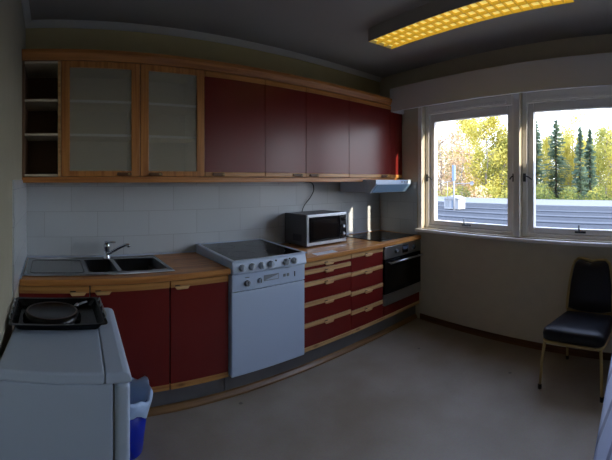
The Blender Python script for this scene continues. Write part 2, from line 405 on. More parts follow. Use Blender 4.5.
# filler strip between oven unit and window wall
# ------------------------------------------------------------------ sink
r = thing('kitchen_sink', 'stainless steel double bowl sink with draining board at left', 'sink', (.5, -.31, .904))
def bowl(m, x0, x1, y0, y1, zt, zb, t=.002):
    n = 5; rings = []
    def rr(x0, x1, y0, y1, rad, z):
        ps = []
        for cx_, cy_, a0 in ((x1-rad,y1-rad,0),(x0+rad,y1-rad,90),(x0+rad,y0+rad,180),(x1-rad,y0+rad,270)):
            for k in range(n+1):
                a = math.radians(a0+90*k/n); ps.append(m.bm.verts.new((cx_+rad*math.cos(a), cy_+rad*math.sin(a), z)))
        return ps
    R = [rr(x0-.012,x1+.012,y0-.012,y1+.012,.045,zt), rr(x0,x1,y0,y1,.04,zt-.003), rr(x0+.006,x1-.006,y0+.006,y1-.006,.04,zb+.02), rr(x0+.025,x1-.025,y0+.025,y1-.025,.03,zb)]
    for A, B in zip(R, R[1:]):
        L_ = len(A)
        for k in range(L_):
            f = m.bm.faces.new((A[k],A[(k+1)%L_],B[(k+1)%L_],B[k])); f.smooth = True
    m.bm.faces.new(R[-1])
m = MB()
plate_with_hole(m, -.475, .44, -.245, .245, -.082, .418, -.175, .18, .0005, .005)
m.build('sink_top', SINKM, r, .002)
m = MB(); m.box(.10, -.175, -.0, .125, .18, .005); m.build('bowl_divider', STEEL, r)
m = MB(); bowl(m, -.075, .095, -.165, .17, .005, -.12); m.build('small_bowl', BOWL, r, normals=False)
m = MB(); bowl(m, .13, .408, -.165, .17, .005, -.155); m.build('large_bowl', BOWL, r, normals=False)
m = MB(); q = [(x-.275, y, .0052) for x, y in rrect(.165, .18, .03)]; m.tube(q+[q[0]], .0025, 6); m.build('drainer_edge', BOWL, r)
m = MB(); m.tube([(-.474,-.244,.006),(.439,-.244,.006),(.439,.244,.006),(-.474,.244,.006),(-.474,-.244,.006)], .004, 6); m.build('raised_rim', STEEL, r)
for x, y, z in ((.01,0,-.1185),(.28,0,-.1535)):
    MB().lathe([(.035,0),(.035,.003),(.02,.003),(.018,.001),(.0,.001)], (x,y,z), 20).build('drain', CHROME, r)
# tap
r = thing('mixer_tap', 'chrome single lever mixer tap behind the steel sink', 'tap', (.585, -.098, .909))
MB().lathe([(.0,0),(.028,0),(.027,.006),(.023,.012),(.022,.075),(.024,.08),(.024,.105),(.016,.118),(0,.12)], (0,0,0), 24).build('tap_body', CHROME, r)
MB().tube([(.005,-.012,.035),(.03,-.05,.06),(.07,-.11,.10),(.105,-.16,.128),(.12,-.178,.128),(.124,-.184,.118)], [.013,.012,.0115,.011,.012,.012], 12).build('spout', CHROME, r)
MB().tube([(-.012,-.0,.122),(.02,-.025,.128),(.055,-.05,.128)], [.010,.008,.006], 10).build('lever', CHROME, r)

# ------------------------------------------------------------------ dishwasher
r = thing('dishwasher', 'white dishwasher under the tabletop stove, between the red cabinets', 'dishwasher', (1.597, -.3, 0))
MB().box(-.296, -.27, Z0, .296, .27, .858).build('body', WHITEP, r, .003)
d = MB().box(-.297, -.325, Z0, .297, -.272, .735).build('door', WHITE, r, .006)
p = MB().box(-.297, -.327, .740, .297, -.272, .858).build('control_panel', WHITE, r, .006)
m = MB(); m.box(-.055, -.330, .785, .065, -.3265, .825); m.build('grip_recess', GREYM, p, .001)
m = MB(); m.prism([(-.05,.79),(.06,.82),(.06,.79)], -.3315, -.3301, 'y'); m.build('recess_shade', WHITEP, p)
for x, z, q in ((-.185,.79,.021),(-.085,.795,.019)):
    k = MB().lathe([(0,.0),(q,0),(q*.9,.014),(q*.5,.016),(0,.016)], (x,-.3275,z), 20, 'y').build('dial', GREYM if x < -.1 else WHITEP, p)
    MB().box(x-.003, -.3455, z-.013, x+.003, -.3436, z+.013).build('pointer', GREYD, k)
MB().box(-.2, -.3285, .826, -.168, -.3272, .831).build('badge', GREYD, p)
for x in (.105,.135): MB().box(x, -.331, .792, x+.018, -.3272, .812).build('button', GREYM, p)
MB().box(.20, -.331, .782, .206, -.3272, .818).build('indicator', GREYD, p)

# ------------------------------------------------------------------ tabletop stove
r = thing('cooker', 'white tabletop cooker with black ceramic top and row of knobs, on the dishwasher', 'cooker', (1.598, -.33, .860))
m = MB(); m.prism([(-.31,.0),(-.318,.012),(-.300,.082),(.312,.102),(.312,.0)], -.298, .298, 'x'); m.build('housing', WHITE, r, .005)
m = MB()
plate_with_hole(m, -.302, .302, -.312, .318, -.275, .275, -.285, .29, .082, .092); m.build('top_rim', WHITE, r, .003)
MB().box(-.2755, -.2855, .082, .2755, .2905, .0885).build('ceramic_top', BLACKG, r)
for x, y, q in ((-.13,-.14,.1),(.14,-.14,.075),(-.13,.14,.075),(.14,.14,.09)):
    MB().lathe([(q,.0),(q,.0006),(q-.003,.0006),(q-.003,0),(q,.0)], (x,y,.0886), 40).build('heating_ring', RINGM, r)
for i, x in enumerate((-.232,-.158,-.084,-.010,.118,.185)):
    kt = MB().lathe([(0,0),(.025,0),(.024,.008),(.019,.02),(.017,.022),(0,.022)], (x,-.311,.042), 20, 'y').build('knob', KNOB, r)
    MB().box(x-.003, -.3355, .028, x+.003, -.3325, .058).build('pointer', GREYD if i > 3 else WHITEP, kt)
for x in (.035,.15): MB().lathe([(0,0),(.006,0),(.006,.004),(0,.004)], (x,-.3075,.062), 12, 'y').build('indicator', GREYD, r)

# ------------------------------------------------------------------ oven
rx = .033; c_ = Vector((0, -.30, .082)); Rm = Matrix.Rotation(rx, 3, 'X')
for ch in r.children:
    if ch.name.split('.')[0] in ('top_rim', 'ceramic_top', 'heating_ring'): ch.rotation_euler = (rx, 0, 0); ch.location = c_ - Rm @ c_
r = thing('built_in_oven', 'built-in steel and black glass oven beside the window wall', 'oven', (3.112, -.3, 0))
a, b = -.293, .288
MB().box(a, -.278, .295, b, .27, .858).build('body', GREYD, r)
p = MB().box(a, -.318, .742, b, -.279, .858).build('control_panel', STEEL, r, .003)
MB().box(-.03, -.3205, .765, .06, -.3183, .84).build('display', BLACKG, p)
MB().box(-.02, -.3215, .80, .05, -.3206, .83).build('clock_face', mat('display_grey', srgb(90,100,120), .3), p)
for x in (-.13,.15,):
    MB().lathe([(0,0),(.022,0),(.02,.018),(0,.02)], (x,-.3185,.80), 20, 'y').build('knob', GREYD, p)
d = MB().box(a, -.316, .405, b, -.279, .738).build('door', BLACKG, r, .003)
m = MB(); m.box(a+.05, -.3175, .455, b-.05, -.3165, .655); m.build('door_window', mat('oven_window', srgb(4,4,5), .05), d)
m = MB(); m.tube([(a+.04,-.355,.705),(b-.03,-.355,.705)], .009, 10)
for x in (a+.06, b-.05): m.tube([(x,-.355,.705),(x,-.315,.705)], .006, 8)
m.build('handle', STEEL, d)
MB().box(a, -.314, .297, b, -.279, .402).build('lower_panel', STEEL, r, .003)
# drawer under the oven
r = thing('warming_drawer_cabinet', 'low red drawer front below the built-in oven', 'cabinet', (3.112, -.3, 0))
MB().box(-.293, -.278, Z0, .288, .27, .292).build('body', CARC, r)
front(r, 'drawer', -.295, .289, Z0, .294, y=-.3, strip_top=0, strip_bot=.033, wd=PINEL)
# hob
r = thing('hob', 'black glass hob set in the worktop below the cooker hood', 'hob', (3.09, -.32, .904))
MB().box(-.26, -.25, 0, .27, .235, .007).build('glass_top', BLACKG, r, .003)
for x, y, q in ((-.12,-.12,.09),(.13,-.12,.07),(-.12,.12,.07),(.13,.12,.09)):
    MB().lathe([(q,.0),(q,.0006),(q-.003,.0006),(q-.003,0),(q,.0)], (x,y,.0071), 36).build('cooking_zone', RINGM, r)

# ------------------------------------------------------------------ wall cabinets
UY = -.36; UZ0, UZ1 = 1.522, 2.305
def wall_root(x0, x1, label, name): return thing(name, label, 'cabinet', ((x0+x1)/2, 0, UZ0))
def upull(parent, xc, y):
    m = MB(); m.prism([(xc-.05,.012),(xc-.045,.03),(xc+.045,.03),(xc+.05,.012),(xc+.035,.006),(xc-.035,.006)], y-.014, y-.0005, 'y')
    o = m.build('handle', mat('dark_handle', srgb(92,58,32), .4) if 'dark_handle' not in bpy.data.materials else bpy.data.materials['dark_handle'], parent, .004)
    MB().lathe([(0,0),(.008,0),(.007,.005),(0,.007)], (xc+.03,y-.0145,.018), 12, 'y').build('handle_stud', GOLD, o)
    return o
HU = UZ1-UZ0
# open shelf
r = wall_root(.0, .25, 'open corner shelf unit at the left end of the wall cabinets', 'shelf_unit'); a, b = -.125+.002, .125-.001
m = MB(); m.box(a, UY+.01, 0, a+.016, -.004, HU); m.box(b-.016, UY+.01, 0, b, -.004, HU); m.box(a+.016, -.01, 0, b-.016, -.004, HU); m.build('body', CARCD, r)
MB().box(b-.017, UY, 0, b, UY+.012, HU).build('edge_strip', PINEL, r, .001)
for z in (0.002, .278, .508, HU-.02): MB().box(a+.0165, UY+.002, z, b-.0175, -.0105, z+.016).build('shelf', CARC, r, .002)
def frame_xz(m, x0, x1, z0, z1, a0, a1, c0, c1, y0, y1):
    o = [(x0,z0),(x1,z0),(x1,z1),(x0,z1)]; i_ = [(a0,c0),(a1,c0),(a1,c1),(a0,c1)]
    V = [[m.bm.verts.new((x, y, z)) for x, z in q] for q, y in ((o,y0),(i_,y0),(o,y1),(i_,y1))]
    for k in range(4):
        j = (k+1) % 4
        m.bm.faces.new((V[0][k],V[0][j],V[1][j],V[1][k])); m.bm.faces.new((V[2][k],V[3][k],V[3][j],V[2][j]))
        m.bm.faces.new((V[0][k],V[2][k],V[2][j],V[0][j])); m.bm.faces.new((V[1][k],V[1][j],V[3][j],V[3][k]))
def glass_unit(x0, x1, label, px):
    r = wall_root(x0, x1, label, 'glass_cabinet'); c = (x0+x1)/2; a, b = x0-c, x1-c
    carcass(r, a+.001, b-.001, 0.001, HU, UY+.022, -.004)
    for z in (.278, .508): 
        sh = MB().box(a+.018, UY+.03, z, b-.018, -.011, z+.014).build('shelf', CARC, r, .001)
        MB().box(a+.018, UY+.024, z-.001, b-.018, UY+.0295, z+.016).build('shelf_edge', MATTEW, sh)
    f = .058; m = MB(); y0, y1 = UY, UY+.02
    frame_xz(m, a+.002, b-.002, .001, HU-.002, a+f, b-f, .04, HU-.045, y0, y1)
    d = m.build('door', BROWNV, r, .003)
    MB().box(a+f-.003, y0+.008, .037, b-f+.003, y0+.012, HU-.042).build('pane', FROST, d)
    upull(d, px-c, y0)
glass_unit(.25, .768, 'wall cabinet with wood-framed glass door, next to the open shelves', .66)
glass_unit(.768, 1.228, 'wall cabinet with wood-framed glass door, next to the red doors', .87)
def red_unit(x0, x1, label, px, bot=0):
    r = wall_root(x0, x1, label, 'wall_cabinet'); c = (x0+x1)/2; a, b = x0-c, x1-c
    MB().box(a+.001, UY+.021, .001, b-.001, -.004, HU).build('body', CARCD, r)
    m = MB().box(a+.002, UY, .036, b-.002, UY+.02, HU-.045).build('door', RED, r, .0015)
    MB().box(a+.002, UY-.003, .002, b-.002, UY+.02, .036).build('edge_strip', PINE, m, .003)
    MB().box(a+.002, UY-.003, HU-.045, b-.002, UY+.02, HU-.003).build('edge_strip', BROWNW, m, .003)
    if px is not None: upull(m, px-c, UY-.003)
    return r
red_unit(1.228, 1.722, 'wide red wall cabinet adjoining the glass doors', 1.33)
red_unit(1.722, 2.12, 'narrow red wall cabinet, second from the glass doors', 2.03)
red_unit(2.12, 2.62, 'red wall cabinet above the right half of the microwave', 2.2)
red_unit(2.62, 3.218, 'red wall cabinet above the cooker hood', 3.12)
red_unit(3.218, 3.428, 'narrow red filler cabinet against the window wall', None)
# cornice and light rail
tag(MB().prism([(UY-.022,UZ1+.07),(UY-.026,UZ1+.045),(UY-.012,UZ1+.02),(UY-.004,UZ1+.002),(UY+.06,UZ1+.002),(UY+.06,UZ1+.07)], .002, 3.222, 'x').build('cornice', BROWNW),
    'brown wooden cornice running along the top of the wall cabinets', 'cornice')
m = MB(); m.box(.002, UY-.006, UZ0-.04, 2.80, UY+.014, UZ0-.001); m.box(.002, UY+.0145, UZ0-.02, 3.40, -.010, UZ0-.001)
tag(m.build('light_rail', BROWNW, None, .003), 'wooden rail running along the underside of the wall cabinets', 'rail')

# ------------------------------------------------------------------ cooker hood
r = thing('cooker_hood', 'slim white cooker hood under the last red wall cabinet', 'hood', (3.115, 0, 1.384))
a, b = -.29, .283
m = MB(); m.prism([(-.03,-.01),(-.03,.118),(-.37,.118),(-.37,-.01)], a, b, 'x'); m.build('body', WHITEP, r, .003)
m = MB(); m.prism([(-.371,.118),(-.505,.118),(-.505,.076),(-.43,-.012),(-.371,-.012)], a, b, 'x'); v = m.build('visor', WHITE, r, .003)
m = MB(); m.prism([(-.501,.0695),(-.504,.0670),(-.4365,-.0095),(-.434,-.008)], a+.02, b-.02, 'x'); m.build('visor_glass', mat('visor_grey_blue', srgb(120,150,180), .2), v)
for i in range(3): MB().box(.10+i*.045, -.507, .088, .125+i*.045, -.5045, .103).build('switch', GREYM, v)
m = MB()
for i in range(10): m.box(a+.04+i*.052, -.33, -.013, a+.075+i*.052, -.06, -.0105)
m.build('filter', GREYD, r)

# ------------------------------------------------------------------ microwave
r = thing('microwave', 'silver microwave with black door on the right worktop', 'microwave', (2.374, -.175, .904), math.radians(1))
w2, dp = .234, .145
m = MB(); m.box(-w2, -dp, .012, w2, dp, .290); m.build('casing', mat('grey_casing', srgb(96,98,102), .45, metal=.3), r, .004)
f_ = MB().box(-w2, -dp-.02, .014, w2, -dp-.0005, .290).build('front_frame', STEEL, r, .004)
dr = MB().box(-w2+.022, -dp-.028, .045, w2-.10, -dp-.0205, .268).build('door', BLACKG, r, .002)
MB().box(-w2+.06, -dp-.0295, .075, w2-.13, -dp-.0285, .24).build('door_window', mat('micro_window', srgb(22,17,16), .12), dr)
cp = MB().box(w2-.092, -dp-.027, .045, w2-.012, -dp-.0205, .268).build('control_panel', BLACK, r, .002)
for z in (.09,.16): MB().lathe([(0,0),(.02,0),(.018,.014),(0,.015)], (w2-.052,-dp-.0275,z), 18, 'y').build('knob', STEEL, cp)
MB().box(w2-.08, -dp-.0285, .215, w2-.024, -dp-.0275, .245).build('display', BLACKG, cp)
for x in (-.2,.2):
    for y in (-.11,.11): MB().lathe([(0,0),(.014,0),(.012,.012),(0,.012)], (x,y,0), 12).build('foot', BLACKM, r)
m = MB()
for i in range(10): m.box(-w2-.001, -.09+i*.012, .05, -w2-.0003, -.085+i*.012, .11)
m.build('side_vents', BLACKM, r)
# cord
pts = []
P = [(2.34,-.03,1.16),(2.34,-.028,1.20),(2.37,-.03,1.26),(2.43,-.03,1.32),(2.475,-.03,1.39),(2.47,-.032,1.45),(2.43,-.035,1.478),(2.38,-.036,1.48),(2.33,-.035,1.488)]
P = [(x, y, z) for x, y, z in P]
for i in range(len(P)-1):
    p0, p1, p2, p3 = [Vector(P[max(0, min(len(P)-1, i+k))]) for k in (-1,0,1,2)]
    for k in range(5):
        t = k/5; pts.append(.5*((2*p1)+(-p0+p2)*t+(2*p0-5*p1+4*p2-p3)*t*t+(-p0+3*p1-3*p2+p3)*t**3))
pts.append(Vector(P[-1]))
tag(MB().tube(pts, .0045, 8).build('power_cord', BLACKM), 'black power cord looping up the tiles behind the microwave', 'cord')
# paper
m = MB(); m.prism([(2.02,-.618),(2.24,-.61),(2.25,-.535),(2.03,-.54)], .9045, .9055); tag(m.build('white_strip', MATTEW), 'white paper strip at the worktop edge in front of the microwave', 'sheet')  # thin flat white strip resting on the worktop front edge

# ------------------------------------------------------------------ fridge
FX0, FX1, FYF, FYB, FZ = .016, .452, -1.60, -.985, .855
r = thing('fridge', 'white undercounter fridge in the left foreground with an oven tray on it', 'fridge', (.255, -1.261, 0), math.radians(-4))
cx_, cy_ = .24, -1.29
MB().box(FX0-cx_, FYF-cy_+.004, .03, .392-cx_, FYB-cy_-.004, .815).build('body', WHITE, r, .006)
d = MB().box(.399-cx_, FYF-cy_, .06, FX1-cx_-.004, FYB-cy_, .812).build('door', WHITE, r, .014, 4)
MB().box(.3925-cx_, FYF-cy_+.012, .07, .3985-cx_, FYB-cy_-.012, .805).build('door_seal', GREYM, d)
m = MB(); m.box(FX0-cx_, FYF-cy_, .8165, .366-cx_, FYB-cy_, FZ); m.build('top_panel', WHITE, r, .008, 3)
m = MB(); m.prism([(.368-cx_,.8165),(.368-cx_,FZ),(.425-cx_,FZ-.001),(.444-cx_,FZ-.007),(.452-cx_,FZ-.020),(.452-cx_,.8165)], FYF-cy_, FYB-cy_, 'y'); m.build('front_trim', WHITE, r, .005, 3)
for x in (-.18,.11):
    for y in (-.26,.26): MB().lathe([(0,0),(.018,0),(.018,.032),(0,.032)], (x,y,0), 12).build('foot', BLACKM, r)
# oven tray
r = thing('oven_tray', 'black enamel oven tray lying on the white fridge', 'tray', (.216, -1.088, FZ))
def shell(m, levels):
    R = [[m.bm.verts.new((x, y, z)) for x, y in rrect(hx, hy, rad)] for hx, hy, rad, z in levels]
    for A, B in zip(R, R[1:]):
        n = len(A)
        for k in range(n):
            f = m.bm.faces.new((A[k],A[(k+1)%n],B[(k+1)%n],B[k]))
    m.bm.faces.new(R[0]); m.bm.faces.new(R[-1])
m = MB(); shell(m, [(.165,.14,.02,0),(.17,.145,.02,.002),(.19,.162,.02,.031),(.202,.178,.02,.033),(.202,.178,.02,.036),(.188,.16,.02,.035),(.167,.142,.02,.006),(.16,.135,.02,.004)])
m.build('pan', BLACK, r)
for s in (-1, 1):
    m = MB(); x = s*.198
    for y in (-.08, .0, .08): m.tube([(x, y-.035, .036),(x+s*.004, y-.03, .052),(x+s*.004, y+.03, .052),(x, y+.035, .036)], .003, 6)
    m.build('handle', STEEL, r)
# frying pan upside down
r = thing('frying_pan', 'round black frying pan upside down in the oven tray', 'pan', (.192, -1.098, FZ+.0065))
MB().lathe([(0,0),(.122,0),(.127,.002),(.129,.007),(.118,.026),(.113,.031),(.104,.032),(.098,.030),(.0,.030)], (0,0,0), 48).build('pan_body', BLACK, r)
MB().lathe([(.112,.0),(.112,.0025),(.106,.0025),(.106,.0),(.112,.0)], (0,0,.0318), 48).build('base_ring', mat('worn_brown', srgb(74,56,46), .4), r)
m = MB(); m.tube([(.104,.070,.022),(.116,.078,.026),(.124,.083,.028)], [.007,.011,.009], 10); m.build('handle_bolt', CHROME, r)
m = MB(); m.tube([(.125,.084,.028),(.142,.090,.034),(.165,.096,.038)], [.006,.005,.004], 10); m.build('handle', GREYM, r)

# ------------------------------------------------------------------ bin
r = thing('waste_bin', 'blue waste bin with a white bag liner behind the fridge', 'bin', (.575, -.80, 0))
m = MB(); m.lathe([(0,.002),(.095,0),(.098,.006),(.130,.30),(.126,.30),(.094,.012),(0,.012)], (0,0,0), 32); m.build('bucket', BLUEP, r)
m = MB(); seg = 40; rings = []
rnd = random.Random(8)
ph = [rnd.uniform(0, 6.28) for _ in range(6)]
prof = [(.136,.245,1),(.142,.262,.8),(.145,.28,.6),(.149,.31,1),(.141,.33,1),(.126,.32,.8),(.114,.28,.6),(.10,.21,.5),(.088,.10,.3)]
for j, (rad, z, wv) in enumerate(prof):
    ring = []
    for k in range(seg):
        a = 2*PI*k/seg
        q = .004*math.sin(7*a+ph[0]+j)+.003*math.sin(11*a+ph[1]-j*.7)
        zz = z+(.018*math.sin(3*a+ph[2])+.01*math.sin(8*a+ph[3]))*wv
        ring.append(m.bm.verts.new(((rad+q*wv)*math.cos(a), (rad+q*wv)*math.sin(a), zz)))
    rings.append(ring)
for A, B in zip(rings, rings[1:]):
    for k in range(seg):
        f = m.bm.faces.new((A[k],A[(k+1)%seg],B[(k+1)%seg],B[k])); f.smooth = True
m.build('bag_liner', LINER, r)

# ------------------------------------------------------------------ chair
r = thing('stacking_chair', 'navy vinyl stacking chair with gold metal frame by the window wall', 'chair', (2.86, -2.325, 0), math.atan2(.17, -.985))
def cushion(m, levels):
    R = [[m.bm.verts.new(p) for p in L_] for L_ in levels]
    for A, B in zip(R, R[1:]):
        n = len(A)
        for k in range(n): m.bm.faces.new((A[k],A[(k+1)%n],B[(k+1)%n],B[k]))
    m.bm.faces.new(R[0]); m.bm.faces.new(R[-1])
def seatring(sc, z, crown=0):
    base = rrect(.215, .212, .05)
    return [(x*sc, y*sc*(1.04 if x > 0 else .94), z + crown*(1-(x/.215)**2*.3)) for x, y in base]
m = MB(); cushion(m, [seatring(.96,.345),seatring(1,.352),seatring(1.01,.385),seatring(.98,.413),seatring(.9,.427),seatring(.6,.433),seatring(.2,.435)])
o = m.build('seat', NAVY, r)
for p in o.data.polygons: p.use_smooth = True
m = MB(); m.tube([(x, y, .335) for x, y, z in seatring(.97,0)]+[(seatring(.97,0)[0][0], seatring(.97,0)[0][1], .335)], .011, 8); m.build('seat_frame', GOLD, r)
# backrest: pad in local coordinates, leaning backwards (local -x is the back)
def bk(y, z): return (-.195-(z-.45)*.17, y, z)
out = [(-.178,.47),(-.176,.56),(-.166,.68),(-.150,.79),(-.136,.84),(-.108,.866),(-.05,.862),(0,.850),(.05,.862),(.108,.866),(.136,.84),(.150,.79),(.166,.68),(.176,.56),(.178,.47),(.10,.455),(0,.45),(-.10,.455)]
def ring_b(sc, off):
    ps = []
    for y, z in out:
        yy, zz = y*sc*1.05, .665+((z-.69)*1.03)*sc; p = bk(yy, zz); ps.append((p[0]+off, p[1], p[2]))
    return ps
m = MB(); cushion(m, [ring_b(.86,-.018),ring_b(.93,-.014),ring_b(.94,.006),ring_b(.88,.022),ring_b(.5,.03)])
o = m.build('backrest', NAVY, r)
for p in o.data.polygons: p.use_smooth = True
m = MB(); rr_ = ring_b(1.0, 0); m.tube(rr_+[rr_[0]], .0115, 8); m.build('back_frame', GOLD, r)
for s in (-1, 1):
    MB().tube([(.19, s*.20, .335),(.215, s*.212, .2),(.232, s*.22, .012)], [.0115,.011,.010], 8).build('leg', GOLD, r)
    MB().tube([bk(s*.17,.58),bk(s*.178,.47),(-.20, s*.185, .33),(-.235, s*.20, .012)], [.0115,.012,.0115,.010], 8).build('leg', GOLD, r)
    for x, y in ((.233,.22),(-.236,.20)): MB().lathe([(0,0),(.014,0),(.014,.03),(.010,.032)], (x, s*y, 0), 10).build('foot_cap', BLACKM, r)

# ------------------------------------------------------------------ table with cloth (bottom right)
TX0, TX1, TY0, TY1, TZ = .72, 2.30, -3.35, -2.640, .735
r = thing('dining_table', 'table covered by the blue striped cloth in the bottom right corner', 'table', ((TX0+TX1)/2, (TY0+TY1)/2, 0))
hx, hy = (TX1-TX0)/2, (TY1-TY0)/2
m = MB(); m.prism(rrect(hx, hy, .06), TZ-.025, TZ); m.build('tabletop', PINEL, r)
for sx in (-1,1):
    for sy in (-1,1): MB().tube([(sx*(hx-.1), sy*(hy-.1), TZ-.026),(sx*(hx-.07), sy*(hy-.07), 0)], .016, 10).build('leg', GREYM, r)
CLOTH = mat('striped_cloth', srgb(140,160,205), .55, bump=.5, bscale=14)
nt = CLOTH.node_tree; N = nt.nodes; Lk = nt.links
tc = N.new('ShaderNodeTexCoord'); mp = N.new('ShaderNodeMapping'); Lk.new(tc.outputs['Object'], mp.inputs[0]); mp.inputs['Rotation'].default_value = (0,0,math.radians(8))
wv = N.new('ShaderNodeTexWave'); wv.bands_direction = 'Y'; wv.inputs['Scale'].default_value = 7; wv.inputs['Distortion'].default_value = .6; wv.inputs['Detail'].default_value = 1; Lk.new(mp.outputs[0], wv.inputs[0])
cr = N.new('ShaderNodeValToRGB'); cr.color_ramp.elements[0].position = .04; cr.color_ramp.elements[0].color = srgb(84,98,140); cr.color_ramp.elements[1].position = .16; cr.color_ramp.elements[1].color = srgb(146,164,208)
Lk.new(wv.outputs[0], cr.inputs[0]); Lk.new(cr.outputs[0], N['Principled BSDF'].inputs['Base Color'])
m = MB(); L_ = []
for sc, z in ((.5,.7415),(.97,.7415),(1.0,.738),(1.008,.72),(1.015,.66),(1.02,.60)):
    L_.append([((x if abs(x) < hx*.5 else x+(sc-1)*.6*math.copysign(1,x))*(sc if sc < 1 else 1), (y+(sc-1)*.6*math.copysign(1,y) if sc > 1 else y*sc), z) for x, y in rrect(hx+.004, hy+.004, .065, 6)])
rings = [[m.bm.verts.new(p) for p in q] for q in L_]
for A, B in zip(rings, rings[1:]):
    n = len(A)
    for k in range(n):
        f = m.bm.faces.new((A[k],A[(k+1)%n],B[(k+1)%n],B[k])); f.smooth = True
m.bm.faces.new(rings[0])
o = m.build('tablecloth', CLOTH, None, loc=((TX0+TX1)/2, (TY0+TY1)/2, 0)); tag(o, 'pale blue striped tablecloth on the table in the bottom right corner', 'tablecloth')

# ------------------------------------------------------------------ ceiling lamp
AX, AY = 2.462, -.86       # centre of its near end; runs parallel to the window wall
r = thing('ceiling_lamp', 'long fluorescent ceiling lamp with glowing yellow louvre', 'lamp', (AX, AY, H-.105), RZW)
Ln, hw = 1.50, .125
m = MB(); t = .003
m.box(0, -hw, .085, Ln, hw, .104); m.box(0, -hw, .0, Ln, -hw+t, .085); m.box(0, hw-t, .0, Ln, hw, .085); m.box(0, -hw+t, 0, t, hw-t, .085); m.box(Ln-t, -hw+t, 0, Ln, hw-t, .085)
m.build('housing', HOUS, r)
m = MB(); n = 22
for i in range(1, n):
    x = Ln*i/n; m.box(x-.003, -hw+.004, .002, x+.003, hw-.004, .022)
for j in range(4):
    y = -hw+.005+j*(2*hw-.01)/3; m.box(.004, y-.003, .0, Ln-.004, y+.003, .021)
m.build('louvre', LOUV, r)
for y in (-.06,.06): MB().tube([(.03,y,.05),(Ln-.03,y,.05)], .013, 12).build('tube', TUBE, r)
MB().box(.005, -hw+.004, .024, Ln-.005, hw-.004, .027).build('diffuser', TUBE, r)

# ------------------------------------------------------------------ outdoors
def polar(px, d):               # a bearing from the viewpoint, d metres off, on the ground
    th = (px-306)/376 + .677
    return (.19+d*math.sin(th), -2.76+d*math.cos(th))
GZ = -2.2
GRASS = mat('dry_grass', srgb(79,79,50), .9, var=.3, vscale=1)
m = MB(); m.box(3.9, -60, GZ-.3, 80, 60, GZ); struct(m.build('ground', GRASS))
# neighbouring flat roof, parallel to the window wall
ROOF = mat('roof_felt', srgb(68,73,80), .95, spec=.05, var=.15, vscale=2, stretch=(.3,3,1)) #'roof_felt', srgb(75,86,100), .6, var=.15, vscale=2, stretch=(.3,3,1))
ROOFL = mat('roof_seam', srgb(86,91,98), .9, spec=.05) #'roof_seam', srgb(109,117,126), .5)
ROOFE = mat('roof_edge_metal', srgb(122,126,128), .9, spec=.05) #'roof_edge_metal', srgb(135,135,135), .4)
r = thing('flat_roof_building', 'low building with blue-grey ribbed flat roof just outside the windows', 'building', (W, 0, 0), RZW)
RT = .5
MB().box(-14, 1.6, GZ, 16, 13.4, RT-.12).build('outer_wall', mat('render_wall', srgb(150,146,138), .8), r)
MB().box(-14.2, 1.4, RT-.12, 16.2, 13.6, RT).build('roof_deck', ROOF, r)
for y in (2.2,3.5,4.8,6.1,7.5): MB().box(-14.2, y, RT, 16.2, y+.3, RT+.03).build('roof_seam', ROOFL, r, .008)
MB().box(-14.2, 9.9, RT, 16.2, 13.6, RT+.03).build('roof_edge', ROOFE, r)
# vent house on the roof
vx, vy = polar(454.5, 12.0)
r = thing('roof_vent_house', 'small white vent house with pitched lid on the flat roof', 'vent', (vx, vy, RT+.03), RZW); r.scale = (.82,.82,.9)
VW = mat('vent_white', srgb(150,153,158), .6) #'vent_white', srgb(141,144,146), .5)
MB().box(-.34, -.22, 0, .34, .25, .40).build('body', VW, r, .01)
MB().prism([(-.40,.40),(0,.50),(.40,.40),(.38,.38),(-.38,.38)], -.28, .30, 'y').build('lid', VW, r)
MB().box(-.28, -.226, .08, -.10, -.2205, .32).build('louvre', GREYM, r); MB().box(.02, -.226, .04, .16, -.2205, .34).build('hatch', mat('pale_blue', srgb(104,120,140), .5), r)
mx_, my_ = polar(454, 11.5)
r = thing('antenna_mast', 'thin pale antenna mast with side arm beside the white vent house', 'antenna', (mx_, my_, RT+.03), RZW)
MB().tube([(0,0,0),(0,0,1.35)], .03, 8).build('pole', VW, r)
MB().box(-.045, -.05, .95, .045, .03, 1.45).build('panel_antenna', mat('antenna_blue', srgb(110,132,160), .4), r, .01)
m = MB(); m.tube([(.0,0,.85),(.62,0,.87)], .012, 6); m.tube([(0,0,.95),(-.45,0,.87)], .01, 6); m.tube([(-.25,0,.9),(-.25,0,.3)], .01, 6); m.build('cross_arm', VW, r)
MB().lathe([(0,0),(.05,.01),(.07,.04),(.065,.04),(.045,.015),(0,.006)], (.68,0,.87), 16, 'y').build('dish', VW, r)

